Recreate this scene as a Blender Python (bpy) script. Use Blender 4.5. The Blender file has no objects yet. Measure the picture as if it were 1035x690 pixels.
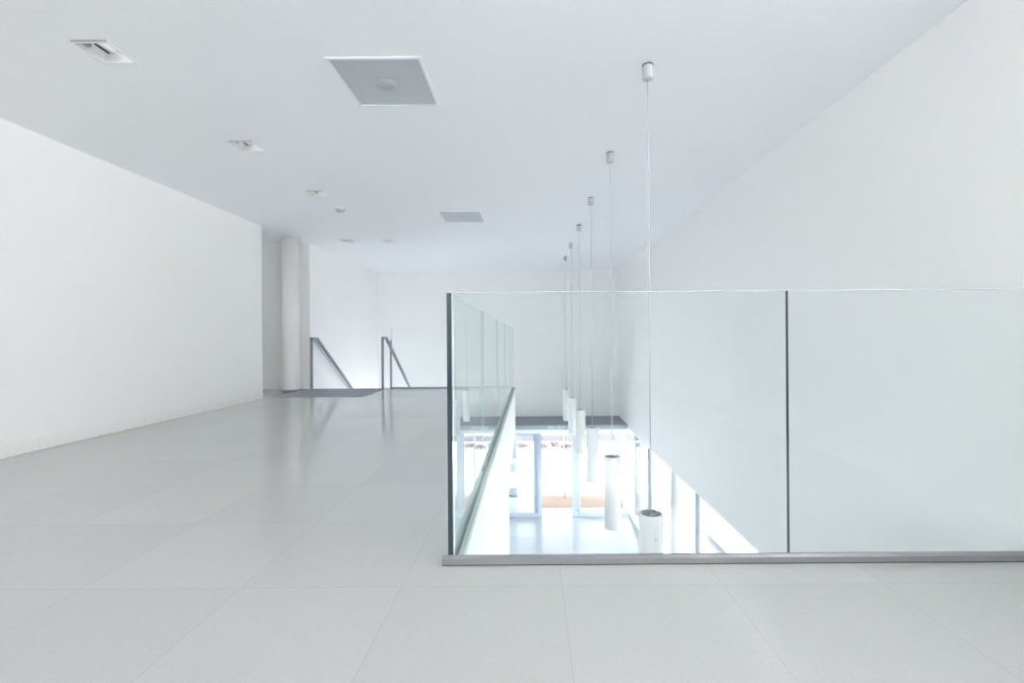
import bpy, bmesh, math, random
from mathutils import Vector, Matrix
random.seed(4)
C = bpy.context.scene.collection
SC = bpy.context.scene

# ------------------------------------------------------------------ measures (metres, upper floor = 0)
CEIL = 2.69
GF = -3.42            # ground floor
XR = 2.32             # right wall face
XV = -0.298            # left edge of the void
YV = 1.935            # near edge of the void
YB = 8.50             # far edge of the upper floor
YF = 12.30            # far wall face
XS = -4.08            # stair side wall
XL = -4.18            # left wall face
YL = 7.16             # left wall end
YREAR = -6.5
XC = -8.0
LEDGE_Y = 11.05
SOFFIT = -1.29
ZW = 1.93           # sill of the added high strip windows

# ------------------------------------------------------------------ materials
def new_mat(name):
    m = bpy.data.materials.new(name); m.use_nodes = True
    nt = m.node_tree
    return m, nt, nt.nodes['Principled BSDF']

def simple(name, col, rough=0.5, metal=0.0, spec=0.5, noise=0.0, nscale=8.0, bump=0.0, bscale=300.0):
    m, nt, p = new_mat(name)
    p.inputs['Base Color'].default_value = (*col, 1)
    p.inputs['Roughness'].default_value = rough
    p.inputs['Metallic'].default_value = metal
    p.inputs['Specular IOR Level'].default_value = spec
    tc = nt.nodes.new('ShaderNodeTexCoord')
    if noise:
        n = nt.nodes.new('ShaderNodeTexNoise'); n.inputs['Scale'].default_value = nscale
        n.inputs['Detail'].default_value = 4
        mx = nt.nodes.new('ShaderNodeMixRGB')
        mx.inputs[1].default_value = (*[c * (1 - noise) for c in col], 1)
        mx.inputs[2].default_value = (*[min(1, c * (1 + noise)) for c in col], 1)
        nt.links.new(tc.outputs['Object'], n.inputs['Vector'])
        nt.links.new(n.outputs['Fac'], mx.inputs[0])
        nt.links.new(mx.outputs[0], p.inputs['Base Color'])
    if bump:
        n2 = nt.nodes.new('ShaderNodeTexNoise'); n2.inputs['Scale'].default_value = bscale
        b = nt.nodes.new('ShaderNodeBump'); b.inputs['Strength'].default_value = bump
        b.inputs['Distance'].default_value = 0.002
        nt.links.new(tc.outputs['Object'], n2.inputs['Vector'])
        nt.links.new(n2.outputs['Fac'], b.inputs['Height'])
        nt.links.new(b.outputs['Normal'], p.inputs['Normal'])
    return m

def tiles(name, col, joint, size, ox, oy, rough, width=0.0035, speck=0.06, tone=0.03, spec=0.5, coat=0.0):
    """polished terrazzo slabs laid on a square grid, thin joints"""
    m, nt, p = new_mat(name)
    N = nt.nodes.new; L = nt.links.new
    tc = N('ShaderNodeTexCoord')
    mp = N('ShaderNodeMapping'); mp.inputs['Location'].default_value = (-ox / size, -oy / size, 0)
    mp.inputs['Scale'].default_value = (1 / size, 1 / size, 1)
    L(tc.outputs['Object'], mp.inputs['Vector'])
    sep = N('ShaderNodeSeparateXYZ'); L(mp.outputs[0], sep.inputs[0])
    def edge(sock):
        f = N('ShaderNodeMath'); f.operation = 'FRACT'; L(sock, f.inputs[0])
        s = N('ShaderNodeMath'); s.operation = 'SUBTRACT'; L(f.outputs[0], s.inputs[0]); s.inputs[1].default_value = .5
        a = N('ShaderNodeMath'); a.operation = 'ABSOLUTE'; L(s.outputs[0], a.inputs[0])
        g = N('ShaderNodeMath'); g.operation = 'GREATER_THAN'; L(a.outputs[0], g.inputs[0])
        g.inputs[1].default_value = .5 - width / size / 2
        return g.outputs[0]
    mxj = N('ShaderNodeMath'); mxj.operation = 'MAXIMUM'
    L(edge(sep.outputs[0]), mxj.inputs[0]); L(edge(sep.outputs[1]), mxj.inputs[1])
    # per-slab tone
    fl = N('ShaderNodeVectorMath'); fl.operation = 'FLOOR'; L(mp.outputs[0], fl.inputs[0])
    wn = N('ShaderNodeTexWhiteNoise'); L(fl.outputs[0], wn.inputs['Vector'])
    c1 = N('ShaderNodeMixRGB')
    c1.inputs[1].default_value = (*[c * (1 - tone) for c in col], 1)
    c1.inputs[2].default_value = (*[c * (1 + tone) for c in col], 1)
    L(wn.outputs['Value'], c1.inputs[0])
    # terrazzo chips
    vo = N('ShaderNodeTexVoronoi'); vo.inputs['Scale'].default_value = 260
    L(tc.outputs['Object'], vo.inputs['Vector'])
    sp = N('ShaderNodeMath'); sp.operation = 'MULTIPLY_ADD'
    vs = N('ShaderNodeSeparateColor'); L(vo.outputs['Color'], vs.inputs[0])
    L(vs.outputs[0], sp.inputs[0]); sp.inputs[1].default_value = speck; sp.inputs[2].default_value = 1 - speck * .5
    c2 = N('ShaderNodeMixRGB'); c2.blend_type = 'MULTIPLY'; c2.inputs[0].default_value = 1
    L(c1.outputs[0], c2.inputs[1]); L(sp.outputs[0], c2.inputs[2])
    c3 = N('ShaderNodeMixRGB'); c3.inputs[2].default_value = (*joint, 1)
    L(mxj.outputs[0], c3.inputs[0]); L(c2.outputs[0], c3.inputs[1])
    L(c3.outputs[0], p.inputs['Base Color'])
    n = N('ShaderNodeTexNoise'); n.inputs['Scale'].default_value = 3.0; n.inputs['Detail'].default_value = 5
    L(tc.outputs['Object'], n.inputs['Vector'])
    r = N('ShaderNodeMapRange'); r.inputs[3].default_value = rough * .8; r.inputs[4].default_value = rough * 1.3
    L(n.outputs['Fac'], r.inputs[0]); L(r.outputs[0], p.inputs['Roughness'])
    p.inputs['Specular IOR Level'].default_value = spec
    p.inputs['Coat Weight'].default_value = coat; p.inputs['Coat Roughness'].default_value = .10
    return m

def glass(name, tint, ior=1.5):
    """clear sheet glass: Fresnel reflection on the outer faces, tinted transmission"""
    m = bpy.data.materials.new(name); m.use_nodes = True
    nt = m.node_tree; nt.nodes.clear(); N = nt.nodes.new; L = nt.links.new
    out = N('ShaderNodeOutputMaterial'); mix = N('ShaderNodeMixShader')
    tr = N('ShaderNodeBsdfTransparent'); gl = N('ShaderNodeBsdfGlossy'); gl.inputs['Roughness'].default_value = 0
    gl.inputs['Color'].default_value = (.93, .985, .97, 1)
    fr = N('ShaderNodeFresnel'); fr.inputs['IOR'].default_value = ior
    ge = N('ShaderNodeNewGeometry')
    inv = N('ShaderNodeMath'); inv.operation = 'SUBTRACT'; inv.inputs[0].default_value = 1; L(ge.outputs['Backfacing'], inv.inputs[1])
    mu = N('ShaderNodeMath'); mu.operation = 'MULTIPLY'; L(fr.outputs[0], mu.inputs[0]); L(inv.outputs[0], mu.inputs[1])
    cm = N('ShaderNodeMixRGB'); cm.inputs[1].default_value = (*tint, 1); cm.inputs[2].default_value = (1, 1, 1, 1)
    L(ge.outputs['Backfacing'], cm.inputs[0]); L(cm.outputs[0], tr.inputs['Color'])
    L(mu.outputs[0], mix.inputs[0]); L(tr.outputs[0], mix.inputs[1]); L(gl.outputs[0], mix.inputs[2])
    L(mix.outputs[0], out.inputs[0])
    return m

def film(name, col, opacity):
    m = bpy.data.materials.new(name); m.use_nodes = True
    nt = m.node_tree; nt.nodes.clear(); N = nt.nodes.new; L = nt.links.new
    out = N('ShaderNodeOutputMaterial'); mix = N('ShaderNodeMixShader'); mix.inputs[0].default_value = opacity
    a = N('ShaderNodeBsdfTransparent'); b = N('ShaderNodeBsdfTranslucent'); b.inputs['Color'].default_value = (*col, 1)
    L(a.outputs[0], mix.inputs[1]); L(b.outputs[0], mix.inputs[2]); L(mix.outputs[0], out.inputs[0])
    return m

def perforated(name, col, hole, pitch):
    m, nt, p = new_mat(name)
    N = nt.nodes.new; L = nt.links.new
    tc = N('ShaderNodeTexCoord')
    mp = N('ShaderNodeVectorMath'); mp.operation = 'SCALE'; mp.inputs['Scale'].default_value = 1 / pitch
    L(tc.outputs['Object'], mp.inputs[0])
    fr = N('ShaderNodeVectorMath'); fr.operation = 'FRACTION'; L(mp.outputs[0], fr.inputs[0])
    su = N('ShaderNodeVectorMath'); su.operation = 'SUBTRACT'; su.inputs[1].default_value = (.5, .5, 0); L(fr.outputs[0], su.inputs[0])
    ml = N('ShaderNodeVectorMath'); ml.operation = 'MULTIPLY'; ml.inputs[1].default_value = (1, 1, 0); L(su.outputs[0], ml.inputs[0])
    ln = N('ShaderNodeVectorMath'); ln.operation = 'LENGTH'; L(ml.outputs[0], ln.inputs[0])
    lt = N('ShaderNodeMath'); lt.operation = 'LESS_THAN'; lt.inputs[1].default_value = .33; L(ln.outputs['Value'], lt.inputs[0])
    mx = N('ShaderNodeMixRGB'); mx.inputs[1].default_value = (*col, 1); mx.inputs[2].default_value = (*hole, 1)
    L(lt.outputs[0], mx.inputs[0]); L(mx.outputs[0], p.inputs['Base Color'])
    p.inputs['Roughness'].default_value = .5
    return m

M = {}
M['paint']    = simple('white_wall_paint', (.875, .87, .86), .75, spec=.25, noise=.008, nscale=2.5, bump=.05, bscale=220)
M['ceiling']  = simple('white_ceiling_paint', (.895, .90, .912), .8, spec=.2, noise=.006, nscale=2, bump=.04, bscale=200)
M['skirt']    = simple('off_white_skirting', (.855, .85, .83), .4, noise=.02, nscale=5)
M['floor']    = tiles('pale_terrazzo_slabs', (.475, .478, .472), (.415, .415, .41), .6, .11, 1.72, .11, spec=.36, coat=.14)
M['gfloor']   = tiles('ground_floor_stone', (.44, .47, .50), (.37, .39, .42), .6, .1, .4, .2, width=.006)
M['ground']   = tiles('outdoor_pale_paving', (.40, .405, .41), (.34, .34, .34), .9, 0, 0, .7, width=.01, spec=.2)
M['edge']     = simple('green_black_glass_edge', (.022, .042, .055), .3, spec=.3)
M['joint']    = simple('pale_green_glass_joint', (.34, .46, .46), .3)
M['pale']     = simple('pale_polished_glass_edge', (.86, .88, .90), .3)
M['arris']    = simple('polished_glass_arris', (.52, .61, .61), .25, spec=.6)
M['glass']    = glass('pale_green_balustrade_glass', (.955, .988, .984), 1.5)
M['pane']     = glass('clear_window_glass', (.965, .98, .985), 1.5)
M['sealant']  = simple('clear_white_sealant', (.85, .87, .88), .3)
M['gasket']   = simple('grey_green_glazing_gasket', (.13, .175, .18), .5)
M['alu']      = simple('brushed_aluminium_channel', (.27, .275, .285), .4, metal=.5, noise=.05, nscale=40)
M['steel']    = simple('grey_satin_steel', (.30, .33, .38), .35, metal=.7, noise=.04, nscale=30)
M['shoe']     = simple('grey_glass_shoe', (.50, .56, .56), .4, metal=.3, noise=.03, nscale=20)
M['frame']    = simple('anodised_door_frame', (.46, .54, .63), .4, metal=.35, noise=.03, nscale=20)
M['dframe']   = simple('dark_mullion', (.17, .21, .27), .4, metal=.4)
M['lead']     = simple('slate_grey_ledge_sheet', (.20, .225, .25), .6, noise=.05, nscale=6)
M['fascia']   = simple('pale_blue_grey_fascia', (.36, .43, .48), .45, noise=.02, nscale=6)
M['mat']      = simple('charcoal_entrance_mat', (.34, .365, .40), .9, spec=.1, noise=.12, nscale=120, bump=.6, bscale=500)
M['coir']     = simple('terracotta_paving_strip', (.40, .29, .225), .9, spec=.1, noise=.12, nscale=12)
M['white']    = simple('white_powder_coat', (.82, .82, .82), .35, noise=.01, nscale=10)
M['canopy']   = simple('grey_white_canopy_coat', (.50, .51, .53), .75, noise=.01, nscale=20)
M['cable']    = simple('grey_cable_sheath', (.55, .55, .58), .5, noise=.03, nscale=60)
M['disc']     = simple('grey_green_lamp_top', (.30, .33, .32), .6, noise=.15, nscale=60)
M['dark']     = simple('dark_rubber_and_shadow', (.035, .035, .04), .6, noise=.1, nscale=40)
M['vent']     = perforated('perforated_grey_panel', (.56, .59, .62), (.34, .36, .385), .012)
M['ventdisc'] = simple('grey_panel_disc', (.47, .49, .52), .6, noise=.02, nscale=40)
M['mirror']   = simple('self_glow_reflector', (.9, .9, .9), .3)
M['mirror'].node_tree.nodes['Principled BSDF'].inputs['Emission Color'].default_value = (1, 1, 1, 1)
M['mirror'].node_tree.nodes['Principled BSDF'].inputs['Emission Strength'].default_value = .5  # faint self-glow stands in for the highlight on the unlit reflector
M['grey']     = simple('mid_grey_plastic_and_shade', (.30, .31, .33), .5, noise=.03, nscale=30)
M['letter']   = simple('white_sign_letters', (.85, .88, .88), .4)
M['film']     = film('frosted_film', (.93, .95, .96), .75)
M['column']   = simple('painted_column', (.78, .775, .76), .6, spec=.3, noise=.01, nscale=4)
M['ocolumn']  = simple('pale_outdoor_column', (.36, .40, .44), .6, noise=.03, nscale=4)
M['stem']     = simple('dry_shrub_stem', (.16, .10, .07), .9, noise=.2, nscale=30)
M['leaf']     = simple('dry_shrub_leaf', (.10, .088, .08), .9, noise=.3, nscale=14)
M['wallout']  = simple('grey_garden_wall', (.085, .085, .10), .85, noise=.06, nscale=5)
M['kerb']     = simple('grey_kerb', (.40, .44, .48), .8, noise=.06, nscale=8)

# ------------------------------------------------------------------ mesh helpers
def add_box(bm, x0, x1, y0, y1, z0, z1, mi=0):
    vs = [bm.verts.new(p) for p in ((x0,y0,z0),(x1,y0,z0),(x1,y1,z0),(x0,y1,z0),(x0,y0,z1),(x1,y0,z1),(x1,y1,z1),(x0,y1,z1))]
    fs = []
    for f in ((3,2,1,0),(4,5,6,7),(0,1,5,4),(1,2,6,5),(2,3,7,6),(3,0,4,7)):
        fc = bm.faces.new([vs[i] for i in f]); fc.material_index = mi; fs.append(fc)
    return fs

def add_prism(bm, poly, z0, z1, mi=0):
    """poly: ccw outline in x, y"""
    lo = [bm.verts.new((x, y, z0)) for x, y in poly]; hi = [bm.verts.new((x, y, z1)) for x, y in poly]
    n = len(poly)
    bm.faces.new(lo[::-1]).material_index = mi; bm.faces.new(hi).material_index = mi
    for i in range(n):
        j = (i + 1) % n
        bm.faces.new((lo[i], lo[j], hi[j], hi[i])).material_index = mi

def add_lathe(bm, prof, n=32, cx=0, cy=0, mi=0, closed=False):
    """prof: list of (radius, z); radius 0 closes with a fan"""
    rings = []
    for r, z in prof:
        if r < 1e-6: rings.append([bm.verts.new((cx, cy, z))])
        else: rings.append([bm.verts.new((cx + r*math.cos(2*math.pi*k/n), cy + r*math.sin(2*math.pi*k/n), z)) for k in range(n)])
    pairs = list(zip(rings, rings[1:]))
    if closed: pairs.append((rings[-1], rings[0]))
    for a, b in pairs:
        for k in range(n):
            j = (k + 1) % n
            if len(a) == 1 and len(b) == 1: continue
            if len(a) == 1: f = bm.faces.new((a[0], b[j], b[k]))
            elif len(b) == 1: f = bm.faces.new((a[k], a[j], b[0]))
            else: f = bm.faces.new((a[k], a[j], b[j], b[k]))
            f.smooth = True; f.material_index = mi

def add_tube(bm, pts, r, n=12, up=Vector((1, 0, 0)), square=False):
    """sweep a round (or square) section along a polyline"""
    pts = [Vector(p) for p in pts]; rings = []
    if square: n = 4
    for i, p in enumerate(pts):
        d0 = (pts[i] - pts[i-1]).normalized() if i else None
        d1 = (pts[i+1] - pts[i]).normalized() if i < len(pts)-1 else None
        t = ((d0 or d1) + (d1 or d0)).normalized()
        k = 1 / max(.4, t.dot(d1 or d0))
        u = (up - t * up.dot(t)).normalized(); w = t.cross(u)
        ring = []
        for q in range(n):
            a = 2*math.pi*q/n + (math.pi/4 if square else 0)
            rr = r * (math.sqrt(2) if square else 1)
            ring.append(bm.verts.new(p + u*math.cos(a)*rr + w*math.sin(a)*rr*k))
        rings.append(ring)
    for a, b in zip(rings, rings[1:]):
        for q in range(n):
            j = (q+1) % n
            f = bm.faces.new((a[q], a[j], b[j], b[q])); f.smooth = not square
    bm.faces.new(rings[0][::-1]); bm.faces.new(rings[-1])

def bevel(bm, w, seg=2):
    bmesh.ops.bevel(bm, geom=bm.edges[:], offset=w, segments=seg, affect='EDGES', clamp_overlap=True)

def obj(name, bm, mats, parent=None, loc=None, fix=True):
    if fix: bmesh.ops.recalc_face_normals(bm, faces=bm.faces[:])
    me = bpy.data.meshes.new(name); bm.to_mesh(me); bm.free()
    for m in (mats if isinstance(mats, (list, tuple)) else [mats]): me.materials.append(m)
    o = bpy.data.objects.new(name, me); C.objects.link(o)
    if parent: o.parent = parent
    if loc: o.location = loc
    return o

def box(name, b, mat, parent=None, bev=0):
    bm = bmesh.new(); add_box(bm, *b)
    if bev: bevel(bm, bev)
    return obj(name, bm, mat, parent)

def struct(name, bm, mat, parent=None):
    o = obj(name, bm, mat, parent)
    if not parent: o['kind'] = 'structure'
    return o

def sbox(name, *bs, mat, parent=None):
    bm = bmesh.new()
    for b in bs: add_box(bm, *b)
    return struct(name, bm, mat, parent)

def tag(o, label, cat, group=None):
    o['label'] = label; o['category'] = cat
    if group: o['group'] = group
    return o

def thing(name, label, cat, loc=(0, 0, 0), group=None):
    o = bpy.data.objects.new(name, None); C.objects.link(o); o.location = loc
    o.empty_display_size = .1
    return tag(o, label, cat, group)

def dup(root, loc, label, group):
    r = root.copy(); C.objects.link(r); r.location = loc; r['label'] = label; r['group'] = group
    def rec(src, par):
        for ch in [o for o in C.objects if o.parent is src and o is not par]:
            c = ch.copy(); C.objects.link(c); c.parent = par
            rec(ch, c)
    rec(root, r)
    return r

# ------------------------------------------------------------------ the setting
# upper floor: an L round the void, with the stair opening behind it
bm = bmesh.new()
add_prism(bm, [(XC, YREAR), (XR, YREAR), (XR, YV), (XV, YV), (XV, YB), (XC, YB)], -.03, 0)
struct('floor', bm, M['floor'])

# white upstand faces of the void: deep edge beam under the left and near floor edge
bm = bmesh.new()
add_box(bm, XV-.22, XV, YV, YB, -.90, -.03)
add_box(bm, XV-.22, XR, YV-.22, YV, -.90, -.03)
struct('trim_1', bm, M['paint'])

# ceiling with rectangular openings for the recessed lamps
DL = [(-2.597, 2.82), (-2.58, 4.21), (-2.58, 5.60), (-3.30, 8.35), (-2.58, 8.42)]
HS = .100
def ceiling():
    xs = {XC, XR + .23}; ys = {YREAR - .2, YF + .2}; holes = []
    for x, y in DL:
        holes.append((x-HS, x+HS, y-HS, y+HS)); xs |= {x-HS, x+HS}; ys |= {y-HS, y+HS}
    xs = sorted(xs); ys = sorted(ys)
    bm = bmesh.new(); V = {}
    def v(i, j):
        if (i, j) not in V: V[i, j] = bm.verts.new((xs[i], ys[j], CEIL))
        return V[i, j]
    fs = []
    for i in range(len(xs)-1):
        for j in range(len(ys)-1):
            cx, cy = (xs[i]+xs[i+1])/2, (ys[j]+ys[j+1])/2
            if any(a < cx < b and c < cy < d for a, b, c, d in holes): continue
            fs.append(bm.faces.new((v(i, j), v(i, j+1), v(i+1, j+1), v(i+1, j))))
    r = bmesh.ops.extrude_face_region(bm, geom=fs)
    for e in r['geom']:
        if isinstance(e, bmesh.types.BMVert): e.co.z += .16
    return bm
struct('ceiling', ceiling(), M['ceiling'])
sbox('ceiling_plenum', (XC, XR+.23, YREAR-.2, YF+.2, CEIL+.30, CEIL+.40), mat=M['ceiling'])

sbox('wall_left', (XL-.2, XL, YREAR, YL, 0, CEIL), mat=M['paint'])
sbox('wall_corridor', (XC, XL-.2, YL-.2, YL, 0, CEIL), mat=M['paint'])
sbox('wall_corridor_end', (XC-.2, XC, YL-.2, YB, 0, ZW), (XC-.2, XC, YL-.2, YB, 2.6, CEIL), (XC-.2, XC, YL-.2, YL+.75, ZW, 2.6), (XC-.2, XC, YB-.08, YB, ZW, 2.6), mat=M['paint'])
w = sbox('window_added_8', (XC-.14, XC-.08, YL+.75, YB-.08, ZW, ZW+.04), (XC-.14, XC-.08, YL+.75, YB-.08, 2.56, 2.6), mat=M['white'])  # unseen window added to brighten the corridor
box('window_added_pane', (XC-.113, XC-.105, YL+.75, YB-.08, ZW+.04, 2.56), M['pane'], w)
sbox('wall_stair', (XC-.2, XS, YB, YF, GF, CEIL), mat=M['paint'])
# (unseen high strip window added to the right wall for light, Y -4.4 to 1.5)
sbox('wall_right', (XR, XR+.23, 1.5, YF, SOFFIT, CEIL), (XR, XR+.23, YREAR, -4.4, SOFFIT, CEIL),
     (XR, XR+.23, -4.4, 1.5, SOFFIT, ZW), (XR, XR+.23, -4.4, 1.5, 2.64, CEIL), mat=M['paint'])
w = sbox('window_added_5', (XR+.08, XR+.14, -4.4, 1.5, ZW, ZW+.04), (XR+.08, XR+.14, -4.4, 1.5, 2.60, 2.64),
     *[(XR+.08, XR+.14, y-.02, y+.02, ZW+.04, 2.60) for y in (-4.38, -2.45, -.5, 1.48)], mat=M['white'])
box('window_added_pane', (XR+.105, XR+.113, -4.36, 1.46, ZW+.04, 2.60), M['pane'], w)
# (unseen glazing added to light the stair well, kept below the upper floor level)
sbox('wall_far', (XS, XR+.23, YF, YF+.2, -.45, CEIL), (-.85, XR+.23, YF, YF+.2, SOFFIT, -.45), (-.85, -.80, LEDGE_Y, YF, GF, -1.175),
     (XC-.2, XS, YF, YF+.2, GF, CEIL), mat=M['paint'])
# rear of the hall, behind the camera: high strip windows added to bring in light
sbox('wall_rear', (XL-.2, XR+.23, YREAR-.2, YREAR, 0, ZW), (XL-.2, XR+.23, YREAR-.2, YREAR, 2.64, CEIL),
     (XL-.2, -4.05, YREAR-.2, YREAR, ZW, 2.64), (2.2, XR+.23, YREAR-.2, YREAR, ZW, 2.64), mat=M['paint'])
w = sbox('window_added_6', (-4.05, 2.2, YREAR-.14, YREAR-.08, ZW, ZW+.04), (-4.05, 2.2, YREAR-.14, YREAR-.08, 2.60, 2.64),
     *[(x-.02, x+.02, YREAR-.14, YREAR-.08, ZW+.04, 2.60) for x in (-4.03, -1.97, .12, 2.18)], mat=M['white'])
box('window_added_pane', (-4.01, 2.16, YREAR-.113, YREAR-.105, ZW+.04, 2.60), M['pane'], w)
w = sbox('window_added_7', (XS, -.85, YF+.06, YF+.12, GF, GF+.06), (XS, -.85, YF+.06, YF+.12, -.51, -.45),
     *[(x-.025, x+.025, YF+.06, YF+.12, GF+.06, -.51) for x in (XS+.025, -3.0, -1.93, -.875)], mat=M['frame'])
box('window_added_pane', (XS+.05, -.90, YF+.085, YF+.093, GF+.06, -.51), M['pane'], w)

# skirting board, in lengths with fine joints
bm = bmesh.new()
y = YREAR
while y < YL:
    y1 = min(y + 2.6, YL); add_box(bm, XL, XL+.008, y+.001, y1-.001, .004, .10); y = y1
struct('baseboard_left', bm, M['skirt'])

# ground floor, its walls, outdoor paving
sbox('floor_lower', (XC, XR+.45, -3.0, YF+.2, GF-.15, GF), mat=M['gfloor'])
sbox('wall_lower_left', (XC-.2, XC, -3.0, YB, GF, -.03), mat=M['paint'])
sbox('wall_lower_near', (XC, XR+.45, -3.2, -3.0, GF, -.03), mat=M['paint'])
sbox('ground', (-45, XC-.2, -40, 60, GF-.4, GF-.05), (XR+.45, 45, -40, 60, GF-.4, GF-.05),
     (XC-.2, XR+.45, YF+.2, 60, GF-.4, GF-.05), (XC-.2, XR+.45, -40, -3.2, GF-.4, GF-.05), mat=M['ground'])

# lobby roof at the foot of the far wall: slate-grey top, pale fascia with lettering
lob = sbox('trim_2', (-.80, XR, LEDGE_Y+.02, YF, SOFFIT+.01, -1.19), mat=M['lead'])
f = box('fascia', (-.85, XR, LEDGE_Y, LEDGE_Y+.02, SOFFIT-.005, -1.198), M['fascia'], lob)

# sign on the fascia
txt = bpy.data.curves.new('sign_text', 'FONT'); txt.body = 'SALIDA'; txt.size = .092; txt.extrude = .004
txt.space_character = 1.18
to = bpy.data.objects.new('sign_text', txt); C.objects.link(to)
bpy.context.view_layer.update()
dg = bpy.context.evaluated_depsgraph_get()
me = bpy.data.meshes.new_from_object(to.evaluated_get(dg))
bpy.data.objects.remove(to); bpy.data.curves.remove(txt)
me.materials.clear(); me.materials.append(M['letter'])
xs = [v.co.x for v in me.vertices]; wdt = max(xs) - min(xs)
for v in me.vertices:
    v.co.x = (v.co.x - min(xs)) * .40 / wdt
s = bpy.data.objects.new('sign_lettering', me); C.objects.link(s)
s.rotation_euler = (math.pi/2, 0, 0); s.location = (.40, LEDGE_Y-.0045, SOFFIT+.018)
tag(s, 'small pale capital lettering on the fascia above the glass doors', 'sign')

# ------------------------------------------------------------------ entrance doors on the ground floor
HEAD = SOFFIT - .10
sbox('trim_3', (-.80, XR, LEDGE_Y+.005, LEDGE_Y+.16, HEAD, SOFFIT-.006), mat=M['white'])    # door track
def leaf(name, x0, x1, y, sw=.09, rail=.115, bands=True, handle=None):
    bm = bmesh.new(); d = .045
    add_box(bm, x0, x0+sw, y, y+d, GF+.008, HEAD)
    add_box(bm, x1-sw, x1, y, y+d, GF+.008, HEAD)
    add_box(bm, x0+sw, x1-sw, y, y+d, GF+.008, GF+rail)
    add_box(bm, x0+sw, x1-sw, y, y+d, HEAD-.05, HEAD)
    o = struct(name, bm, M['frame'])
    box('pane', (x0+sw, x1-sw, y+.018, y+.026, GF+rail, HEAD-.05), M['pane'], o)
    if bands:
        for z0, z1 in ((-2.12, -2.03), (-2.72, -2.36)):
            box('frosted_band', (x0+sw, x1-sw, y+.0155, y+.0175, z0, z1), M['film'], o)
    if handle:
        bm = bmesh.new(); add_tube(bm, [(handle, y-.035, -2.78), (handle, y-.035, -2.98)], .012)
        for z in (-2.80, -2.96): add_tube(bm, [(handle, y-.035, z), (handle, y, z)], .008, up=Vector((0, 0, 1)))
        obj('handle', bm, M['steel'], o)
    return o
leaf('door_1', -.78, .145, LEDGE_Y+.105, sw=.10)
leaf('door_2', -.66, .245, LEDGE_Y+.045, sw=.10, bands=False, handle=.075)
leaf('door_3', 1.075, 2.30, LEDGE_Y+.105, sw=.09, bands=False)
leaf('door_4', .975, 2.12, LEDGE_Y+.045, sw=.09, bands=False)
# frameless outer panes of the lobby (their thin edges show as hairlines)
bm = bmesh.new()
for x in (.885,): add_box(bm, x, x+.012, YF+.05, YF+.35, GF+.01, SOFFIT)
o = struct('window_4', bm, [M['dframe']])
# glazing along the right side under the wall
def side_window():
    bm = bmesh.new(); x0, x1 = XR+.03, XR+.09
    add_box(bm, x0, x1, -2.9, YF, GF, GF+.05)
    add_box(bm, x0, x1, -2.9, YF, SOFFIT-.03, SOFFIT-.001)
    o = struct('window_1', bm, M['frame'])
    for y0, wd in ((9.12, .055), (9.28, .03), (6.60, .03), (4.0, .03), (1.4, .03), (-1.2, .03), (YF-.06, .05)):
        box('mullion', (x0, x1, y0, y0+wd, GF+.05, SOFFIT-.03), M['dframe'] if wd < .05 else M['frame'], o)
    for a, b in ((-2.9, -1.2), (-1.17, 1.4), (1.43, 4.0), (4.03, 6.6), (6.63, 9.12), (9.31, YF-.06)):
        box('pane', (x0+.025, x0+.033, a, b, GF+.05, SOFFIT-.03), M['pane'], o)
side_window()

# ------------------------------------------------------------------ stairs (behind the mat) and landing
bm = bmesh.new()
X0, X1 = XS, -2.62
prof = [(YB, -.19)]
y, z = YB, -.19
for k in range(9):
    y += .28; prof.append((y, z)); z -= .19; prof.append((y, z))
prof.append((YF, z)); prof.append((YF, z-.25)); prof.append((y-.1, z-.25)); prof.append((YB, -.19-.32))
lo = [bm.verts.new((X0, a, b)) for a, b in prof]; hi = [bm.verts.new((X1, a, b)) for a, b in prof]
bm.faces.new(lo); bm.faces.new(hi[::-1])
for i in range(len(prof)):
    j = (i+1) % len(prof); bm.faces.new((lo[i], lo[j], hi[j], hi[i]))
st = struct('stair_flight', bm, M['floor'])
bm = bmesh.new(); add_box(bm, XS+.005, -2.63, YB-.035, YB+.004, -.006, .004)
struct('trim_4', bm, M['steel'])    # dark nosing strip at the stair head

def handrail(label, x, shadow_bar=False):
    t = thing('handrail', label, 'handrail', (x, YB-.06, 0), 'handrails of the stair')
    bm = bmesh.new(); add_box(bm, -.021, .021, -.012, .012, .003, .948); obj('post', bm, M['steel'], t)
    bm = bmesh.new(); add_box(bm, -.045, .045, -.04, .04, 0, .006); obj('base_plate', bm, M['steel'], t)
    s = .19/.28
    bm = bmesh.new()
    add_tube(bm, [(0, -.012, .930), (0, .22, .930), (0, .22+2.3, .930-2.3*s*.99)], .021, square=True)
    obj('rail', bm, M['steel'], t)
    for q in (2.1,):
        zz = -.19*math.floor((q-.06)/.28+1) ; top = .93-(q-.22)*s
        bm = bmesh.new(); add_box(bm, -.012, .012, q-.012, q+.012, zz-.0, top-.02); obj('baluster', bm, M['steel'], t)
    if shadow_bar:  # slim bar stands in for the rail's shadow line on the wall
        bm = bmesh.new(); add_tube(bm, [(0, .10, .895), (0, .16, .86), (0, .22+2.3, .815-2.3*s*.99)], .010, 10)
        obj('rail_shadow_bar', bm, M['frame'], t)
    return t
handrail('grey steel stair handrail against the white side wall beside the round column', XS+.055, True)
handrail('grey steel stair handrail beside the far glass balustrade, right of the dark mat', -2.72)

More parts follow.
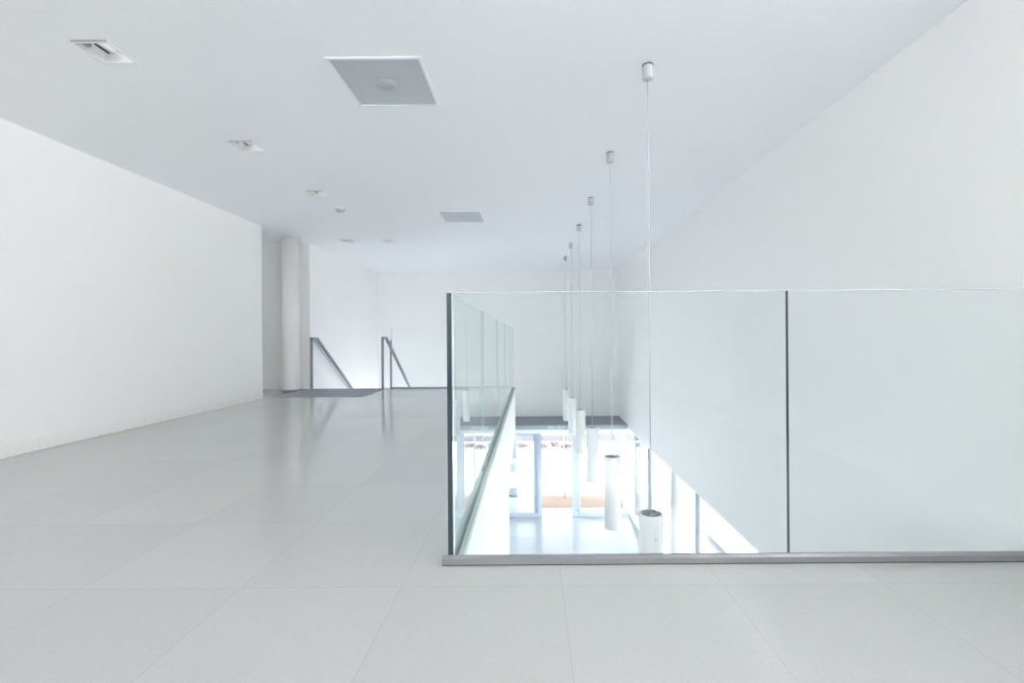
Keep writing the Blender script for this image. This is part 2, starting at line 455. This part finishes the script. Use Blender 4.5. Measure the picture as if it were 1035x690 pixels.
# dark mat at the head of the stair
t = thing('floor_mat', 'flat charcoal entrance mat on the pale floor before the stairs', 'mat', (-3.37, 7.92, 0))
bm = bmesh.new(); add_box(bm, -.695, .695, -.60, .53, .001, .010); bevel(bm, .002, 1); obj('mat_pile', bm, M['mat'], t)
bm = bmesh.new()
for b in ((-.715, -.695, -.62, .55), (.695, .715, -.62, .55), (-.695, .695, -.62, -.60), (-.695, .695, .53, .55)):
    add_box(bm, *b, .001, .008)
obj('edging', bm, M['steel'], t)

# round column by the corridor
t = thing('column', 'round white column standing at the corridor beside the stairs', 'column', (-4.225, 8.10, 0))
bm = bmesh.new(); add_lathe(bm, [(0, .045), (.145, .045), (.148, .05), (.148, CEIL-.001), (0, CEIL-.001)], 48); obj('shaft', bm, M['column'], t)
bm = bmesh.new(); add_lathe(bm, [(0, .001), (.140, .001), (.140, .045), (0, .045)], 48); obj('base', bm, M['grey'], t)

# ------------------------------------------------------------------ glass balustrades
GT = 1.116
def panel(parent, x0, x1, y0, y1, dark=(), z0=.004, z1=GT, rest='joint'):
    """one sheet of laminated glass: big faces clear, edges dark green, a fine polished arris along the top"""
    bm = bmesh.new()
    fs = add_box(bm, x0, x1, y0, y1, z0, z1)
    thin_y = (y1-y0) < (x1-x0)
    for f in fs:
        n = f.normal if f.normal.length else None
        f.normal_update(); n = f.normal
        big = abs(n.y) > .5 if thin_y else abs(n.x) > .5
        c = f.calc_center_median()
        side = ('x0' if c.x < x0+1e-4 else 'x1' if c.x > x1-1e-4 else 'y0' if c.y < y0+1e-4 else 'y1')
        f.material_index = 0 if big else 1 if side in dark else 3
    top = [e for e in bm.edges if all(abs(v.co.z - z1) < 1e-6 for v in e.verts)]
    r = bmesh.ops.bevel(bm, geom=top, offset=.0022, segments=1, affect='EDGES')
    for f in r['faces']: f.material_index = 2
    return obj('glass_panel', bm, [M['glass'], M['edge'], M['arris'], M[rest]], parent)

GY0, GY1 = 1.895, 1.915
GX0, GX1 = -.346, -.326
t = thing('glass_balustrade', 'clear frameless glass balustrade in the foreground along the near edge of the void', 'balustrade', (1, GY1, 0), 'glass balustrades round the void')
def under(o, par):      # keep world place under an offset Empty
    o.location = tuple(-Vector(par.location)); return o
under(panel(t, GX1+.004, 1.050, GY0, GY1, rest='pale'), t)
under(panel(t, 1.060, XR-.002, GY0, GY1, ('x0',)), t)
bm = bmesh.new()
# aluminium edge channel: low front upstand with a sloped top
prof = [(GY0-.022, .0046), (GY0-.0005, .0046), (GY0-.0005, .036), (GY0-.012, .036), (GY0-.022, .027)]
lo = [bm.verts.new((GX0-.022, a, b)) for a, b in prof]; hi = [bm.verts.new((XR-.001, a, b)) for a, b in prof]
bm.faces.new(lo); bm.faces.new(hi[::-1])
for i in range(5):
    j = (i+1) % 5; bm.faces.new((lo[i], lo[j], hi[j], hi[i]))
under(obj('edge_channel', bm, M['alu'], t), t)
under(box('shadow_strip', (GX0-.0215, XR-.001, GY0-.0215, GY0-.0006, .0003, .0045), M['dark'], t), t)  # dark strip in place of the shadow under the channel

t = thing('glass_balustrade', 'clear glass balustrade of five panels running away along the left side of the void', 'balustrade', (GX0, 5, 0), 'glass balustrades round the void')
ys = [GY0, 3.18, 4.58, 5.98, 7.38, YB-.005]
for i in range(5):
    under(panel(t, GX0, GX1, ys[i]+(.005 if i else 0), ys[i+1]-.003, () if i else ('y0',)), t)
under(box('gasket', (GX1+.0005, GX1+.010, GY1+.004, YB-.005, .0045, .011), M['gasket'], t), t)
under(box('glass_shoe', (GX1+.001, XV+.006, GY1+.004, YB-.005, -.03, .004), M['shoe'], t), t)

t = thing('glass_balustrade', 'far clear glass balustrade beside the stair opening, in front of the far wall', 'balustrade', (-1.4, YB, 0), 'glass balustrades round the void')
for a, b in ((-2.565, -1.46), (-1.452, GX0-.006)):
    under(panel(t, a, b, YB-.028, YB-.008, ('x0',) if a < -2 else ()), t)
under(box('end_post', (-2.600, -2.568, YB-.033, YB-.008, .001, .89), M['steel'], t, .003), t)
under(box('glass_shoe', (-2.575, GX0-.004, YB-.040, YB-.029, .0005, .030), M['steel'], t), t)

# ------------------------------------------------------------------ pendants over the void
PX, PY0, PDY = .772, 2.99, 1.42
ZT = .93-1.147
R = .077
def make_pendant(label, group):
    t = thing('pendant_lamp', label, 'pendant lamp', (PX, PY0, CEIL), group)
    H = ZT - CEIL
    bm = bmesh.new(); add_lathe(bm, [(0, -.006), (.033, -.006), (.0345, -.008), (.0345, -.088), (.033, -.091), (.006, -.091), (0, -.091)], 28)
    cp = obj('ceiling_cup', bm, M['canopy'], t)
    bm = bmesh.new(); add_lathe(bm, [(0, -.0005), (.0365, -.0005), (.0365, -.0058), (0, -.0058)], 28); obj('cup_gasket', bm, M['dark'], cp)
    bm = bmesh.new(); add_tube(bm, [(0, 0, -.0915), (0, 0, H-.004)], .0042, 10); obj('cable', bm, M['cable'], t)
    bm = bmesh.new()
    add_lathe(bm, [(R-.013, H-.001), (R-.002, H), (R, H-.002), (R, H-.683), (R-.002, H-.685), (R-.006, H-.685), (R-.006, H-.03), (R-.013, H-.03)], 40, closed=True)
    sh = obj('shade', bm, M['white'], t)
    bm = bmesh.new(); add_tube(bm, [(.01, -R-.003, H-.145), (.01, -R+.004, H-.145)], .0045, 10, up=Vector((0, 0, 1))); obj('set_screw', bm, M['grey'], sh)
    bm = bmesh.new(); add_lathe(bm, [(0, H-.004), (R-.0135, H-.004), (R-.0135, H-.012), (0, H-.012)], 36)
    tp = obj('top_plate', bm, M['disc'], t)
    bm = bmesh.new(); add_lathe(bm, [(.036, H-.0038), (.044, H-.0038), (.044, H+.001), (.036, H+.001)], 30, closed=True); obj('clamp_ring', bm, M['grey'], tp)
    bm = bmesh.new(); add_lathe(bm, [(.0045, H-.0038), (.014, H-.0038), (.012, H+.008), (.0045, H+.010)], 20, closed=True); obj('cable_gland', bm, M['grey'], tp)
    bm = bmesh.new(); add_lathe(bm, [(0, H-.66), (R-.0065, H-.66), (R-.0065, H-.665), (0, H-.665)], 36); obj('diffuser', bm, M['white'], t)
    return t
G = 'white tube pendants in a row over the void'
plab = ['white tube pendant lamp nearest the viewer, seen into its grey top above the front rail',
        'white tube pendant lamp hanging second from the viewer, its whole tube above the ground floor',
        'white tube pendant lamp third from the viewer in the receding row',
        'white tube pendant lamp fourth from the viewer, in front of the slate ledge',
        'white tube pendant lamp fifth from the viewer, next to last before the far wall',
        'white tube pendant lamp farthest from the viewer, smallest looking, near the far wall']
p0 = make_pendant(plab[0], G)
for k in range(1, 6): dup(p0, (PX, PY0 + PDY*k, CEIL), plab[k], G)

# ------------------------------------------------------------------ ceiling fittings
def make_vent(label, group, loc):
    t = thing('ceiling_panel', label, 'ceiling panel', loc, group)
    bm = bmesh.new(); a, b = .302, .283
    for q in ((-a, a, -a, -b), (-a, a, b, a), (-a, -b, -b, b), (b, a, -b, b)): add_box(bm, *q, -.008, -.0005)
    obj('frame', bm, M['white'], t)
    bm = bmesh.new(); add_box(bm, -b, b, -b, b, -.005, -.0005); obj('perforated_panel', bm, M['vent'], t)
    bm = bmesh.new(); add_lathe(bm, [(0, -.0052), (.062, -.0052), (.060, -.0068), (0, -.0068)], 36); obj('centre_disc', bm, M['ventdisc'], t)
    return t
v0 = make_vent('larger looking square grey perforated ceiling panel nearest the viewer', 'square grey ceiling panels', (-.98, 3.18, CEIL))
dup(v0, (-.985, 6.70, CEIL), 'small looking square grey perforated ceiling panel farther down the hall', 'square grey ceiling panels')

def make_downlight(label, group, loc):
    t = thing('recessed_downlight', label, 'ceiling light', loc, group)
    bm = bmesh.new(); a, b = .115, .096
    for q in ((-a, a, -a, -b), (-a, a, b, a), (-a, -b, -b, b), (b, a, -b, b)): add_box(bm, *q, -.004, -.0005)
    obj('frame', bm, M['white'], t)
    box('shade_strip', (-a+.022, a+.002, -a-.006, -a-.0005, -.0045, -.0005), M['grey'], t)  # grey strip painted in as shade along the frame's near edge
    bm = bmesh.new(); h = .0985; tp = .125; w_ = .0025
    for q in ((-h, h, -h, -h+w_), (-h, h, h-w_, h), (-h, -h+w_, -h+w_, h-w_), (h-w_, h, -h+w_, h-w_)): add_box(bm, *q, .0005, tp)
    add_box(bm, -h, h, -h, h, tp, tp+.003)
    ho = obj('housing', bm, M['white'], t)
    # curved reflector with a painted-in glow on the right, lamp body with a dark slot on the left
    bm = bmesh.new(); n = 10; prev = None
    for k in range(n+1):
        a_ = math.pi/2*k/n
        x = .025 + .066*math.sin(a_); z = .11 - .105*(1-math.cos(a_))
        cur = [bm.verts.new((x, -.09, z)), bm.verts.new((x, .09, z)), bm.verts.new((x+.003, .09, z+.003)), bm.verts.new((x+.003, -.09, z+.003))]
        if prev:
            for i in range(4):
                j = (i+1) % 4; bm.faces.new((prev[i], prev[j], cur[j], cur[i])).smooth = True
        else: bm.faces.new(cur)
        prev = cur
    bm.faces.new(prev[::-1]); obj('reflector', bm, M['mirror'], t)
    bm = bmesh.new()
    add_tube(bm, [(.0, -.09, .05), (.0, .05, .05)], .024, 20)
    lm = obj('lamp_tube', bm, M['white'], t)
    bm = bmesh.new(); add_box(bm, -.036, -.028, -.09, .06, .03, .075); obj('baffle', bm, M['dark'], t)
    bm = bmesh.new(); add_box(bm, -.090, -.060, -.09, -.02, .02, .06); bevel(bm, .003, 1); obj('lamp_holder', bm, M['grey'], t)
    return t
G2 = 'square recessed downlights in the ceiling'
dlab = ['square recessed downlight nearest the viewer at upper left, with bright curved reflector',
        'square recessed downlight second from the viewer, above the left wall',
        'square recessed downlight third from the viewer, beside the small round detector',
        'square recessed downlight far off over the stair, closest to the round column',
        'square recessed downlight far off, right of the one over the stair']
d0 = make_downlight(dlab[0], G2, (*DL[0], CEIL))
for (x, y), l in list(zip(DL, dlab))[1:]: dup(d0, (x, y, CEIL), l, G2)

t = thing('smoke_detector', 'small round smoke detector on the ceiling past the third downlight', 'smoke detector', (-2.575, 6.25, CEIL))
bm = bmesh.new(); add_lathe(bm, [(0, -.0005), (.075, -.0005), (.075, -.012), (.070, -.016), (0, -.016)], 36); obj('base', bm, M['white'], t)
bm = bmesh.new(); add_lathe(bm, [(0, -.0165), (.058, -.0165), (.050, -.040), (.030, -.046), (0, -.046)], 36); obj('sensor_head', bm, M['ventdisc'], t)

# small slot plate on the white side of the void
t = thing('wall_slot', 'small upright grey slot on the white side of the void', 'wall plate', (XV, 4.66, -.585))
bm = bmesh.new(); add_box(bm, .0005, .006, -.03, .03, -.075, .075); bevel(bm, .0015, 1); obj('cover_plate', bm, M['white'], t)
bm = bmesh.new(); add_box(bm, .006, .0075, -.012, .012, -.055, .055); obj('slot', bm, M['dark'], t)

# ------------------------------------------------------------------ columns below and outside
def column(label, x, y, r, z0, z1, mat, base=None, group=None):
    t = thing('column', label, 'column', (x, y, z0), group)
    h = z1 - z0
    bm = bmesh.new(); b0 = .10 if base else .001
    add_lathe(bm, [(0, b0), (r, b0), (r, h-.002), (0, h-.002)], 48); obj('shaft', bm, mat, t)
    if base:
        bm = bmesh.new(); add_lathe(bm, [(0, .001), (r*1.03, .001), (r*1.03, .09), (r*1.0, .0995), (0, .0995)], 48); obj('base', bm, base, t)
    return t
column('round white ground floor column under the left side of the void', -.545, 6.55, .22, GF, -.901, M['column'])
column('pale round column outside, seen through the left glass door', -.58, 12.72, .18, GF-.05, -1.30, M['ocolumn'], M['dframe'])
column('stout round white column beyond the side glazing, right of the nearest pendant', 2.625, 8.02, .20, GF-.05 if False else GF, SOFFIT, M['column'])
column('pale round column beyond the side glazing at the far corner of the lobby', 2.66, 11.3, .13, GF, SOFFIT, M['ocolumn'])

# ------------------------------------------------------------------ outside
# unseen overhang above the outer columns, added and sized to cut sky light
sbox('ceiling_sky_shade', (XR+.23, 5.6, -6, 17.0, SOFFIT, SOFFIT+.25), (-.85, XR+.23, YF+.2, 17.0, SOFFIT, SOFFIT+.25), mat=M['paint'])
sbox('trim_5', (.17, XR, 11.71, 12.59, GF, GF+.006), (XR+.46, 5.5, 11.71, 12.59, GF-.05, GF+.004), mat=M['coir'])
sbox('trim_6', (3.86, 3.93, 1.5, 10.1, GF-.05, GF+.03), mat=M['kerb'])
t = box('garden_wall', (-1.6, 6.0, 19.4, 19.6, GF-.05, GF+.20), M['wallout'], bev=.02)
tag(t, 'low grey wall across the bright forecourt, seen through the doors', 'wall')
def shrub(label, x, y, s):
    t = thing('shrub', label, 'shrub', (x, y, GF-.05), 'low dry shrubs along the forecourt wall')
    bm = bmesh.new()
    for k in range(9):
        a = random.uniform(0, 6.28); l = s*random.uniform(.7, 1.1); e = random.uniform(.2, .9)
        add_tube(bm, [(0, 0, 0), (.4*l*e*math.cos(a), .4*l*e*math.sin(a), .35*l), (l*e*math.cos(a), l*e*math.sin(a), .6*l)], .008, 5)
    obj('branches', bm, M['stem'], t)
    bm = bmesh.new()
    for k in range(150):
        a = random.uniform(0, 6.28); rr = s*math.sqrt(random.random())*.9; z = s*(.12+.55*random.random()*(1-.5*rr/s))
        c = Vector((rr*math.cos(a), rr*math.sin(a), z)); u = Vector((random.gauss(0,1), random.gauss(0,1), random.gauss(0,1))).normalized()
        w_ = u.orthogonal().normalized(); q = .035
        bm.faces.new([bm.verts.new(c+u*q*1.6), bm.verts.new(c+w_*q*.7), bm.verts.new(c-u*q*1.6), bm.verts.new(c-w_*q*.7)])
    obj('foliage', bm, M['leaf'], t)
for l, x, y, s in (('low dry shrub at the left end of the row outside the open door', .40, 18.3, .26),
                   ('low dry shrub left of centre in the row outside the open door', .92, 18.5, .30),
                   ('low dry shrub right of centre in the row outside the open door', 1.38, 18.2, .28),
                   ('low dry shrub at the right end of the row outside the open door', 1.82, 18.5, .26),
                   ('low dry shrub outside, seen through the left glass door', -.35, 18.4, .26)):
    shrub(l, x, y, s)

# ------------------------------------------------------------------ light: overcast sky through the windows
wd = bpy.data.worlds.new('overcast_sky'); SC.world = wd; wd.use_nodes = True
nt = wd.node_tree; bg = nt.nodes['Background']
tc = nt.nodes.new('ShaderNodeTexCoord'); sp = nt.nodes.new('ShaderNodeSeparateXYZ'); nt.links.new(tc.outputs['Generated'], sp.inputs[0])
mr = nt.nodes.new('ShaderNodeMapRange'); mr.inputs[1].default_value = -.6; mr.inputs[2].default_value = .6
nt.links.new(sp.outputs['Y'], mr.inputs[0])
mx = nt.nodes.new('ShaderNodeMixRGB'); mx.inputs[1].default_value = (2.9, 2.87, 2.83, 1); mx.inputs[2].default_value = (1.05, 1.12, 1.26, 1)
nt.links.new(mr.outputs[0], mx.inputs[0]); nt.links.new(mx.outputs[0], bg.inputs['Color'])
bg.inputs['Strength'].default_value = 4.0

# ------------------------------------------------------------------ camera
F = 465.0
cam = bpy.data.cameras.new('camera'); co = bpy.data.objects.new('camera', cam); C.objects.link(co)
cam.sensor_width = 36; cam.lens = F / 1035 * 36
cam.shift_x = -(536.5 - 517.5) / 1035; cam.shift_y = -(345 - 340.5) / 1035
cam.clip_start = .02; cam.clip_end = 300
co.matrix_world = Matrix.Translation((0, 0, .93)) @ Matrix.Rotation(math.pi/2, 4, 'X') @ Matrix.Rotation(math.radians(-.4), 4, 'Z')
SC.camera = co

SC.view_settings.view_transform = 'Standard'; SC.view_settings.look = 'None'
SC.view_settings.gamma = 1; SC.view_settings.use_curve_mapping = False
SC.view_settings.exposure = 1.07
cy = SC.cycles
cy.max_bounces = 24; cy.diffuse_bounces = 14; cy.glossy_bounces = 8; cy.transparent_max_bounces = 32; cy.transmission_bounces = 12
cy.use_denoising = True; cy.sample_clamp_indirect = 0; cy.caustics_reflective = True
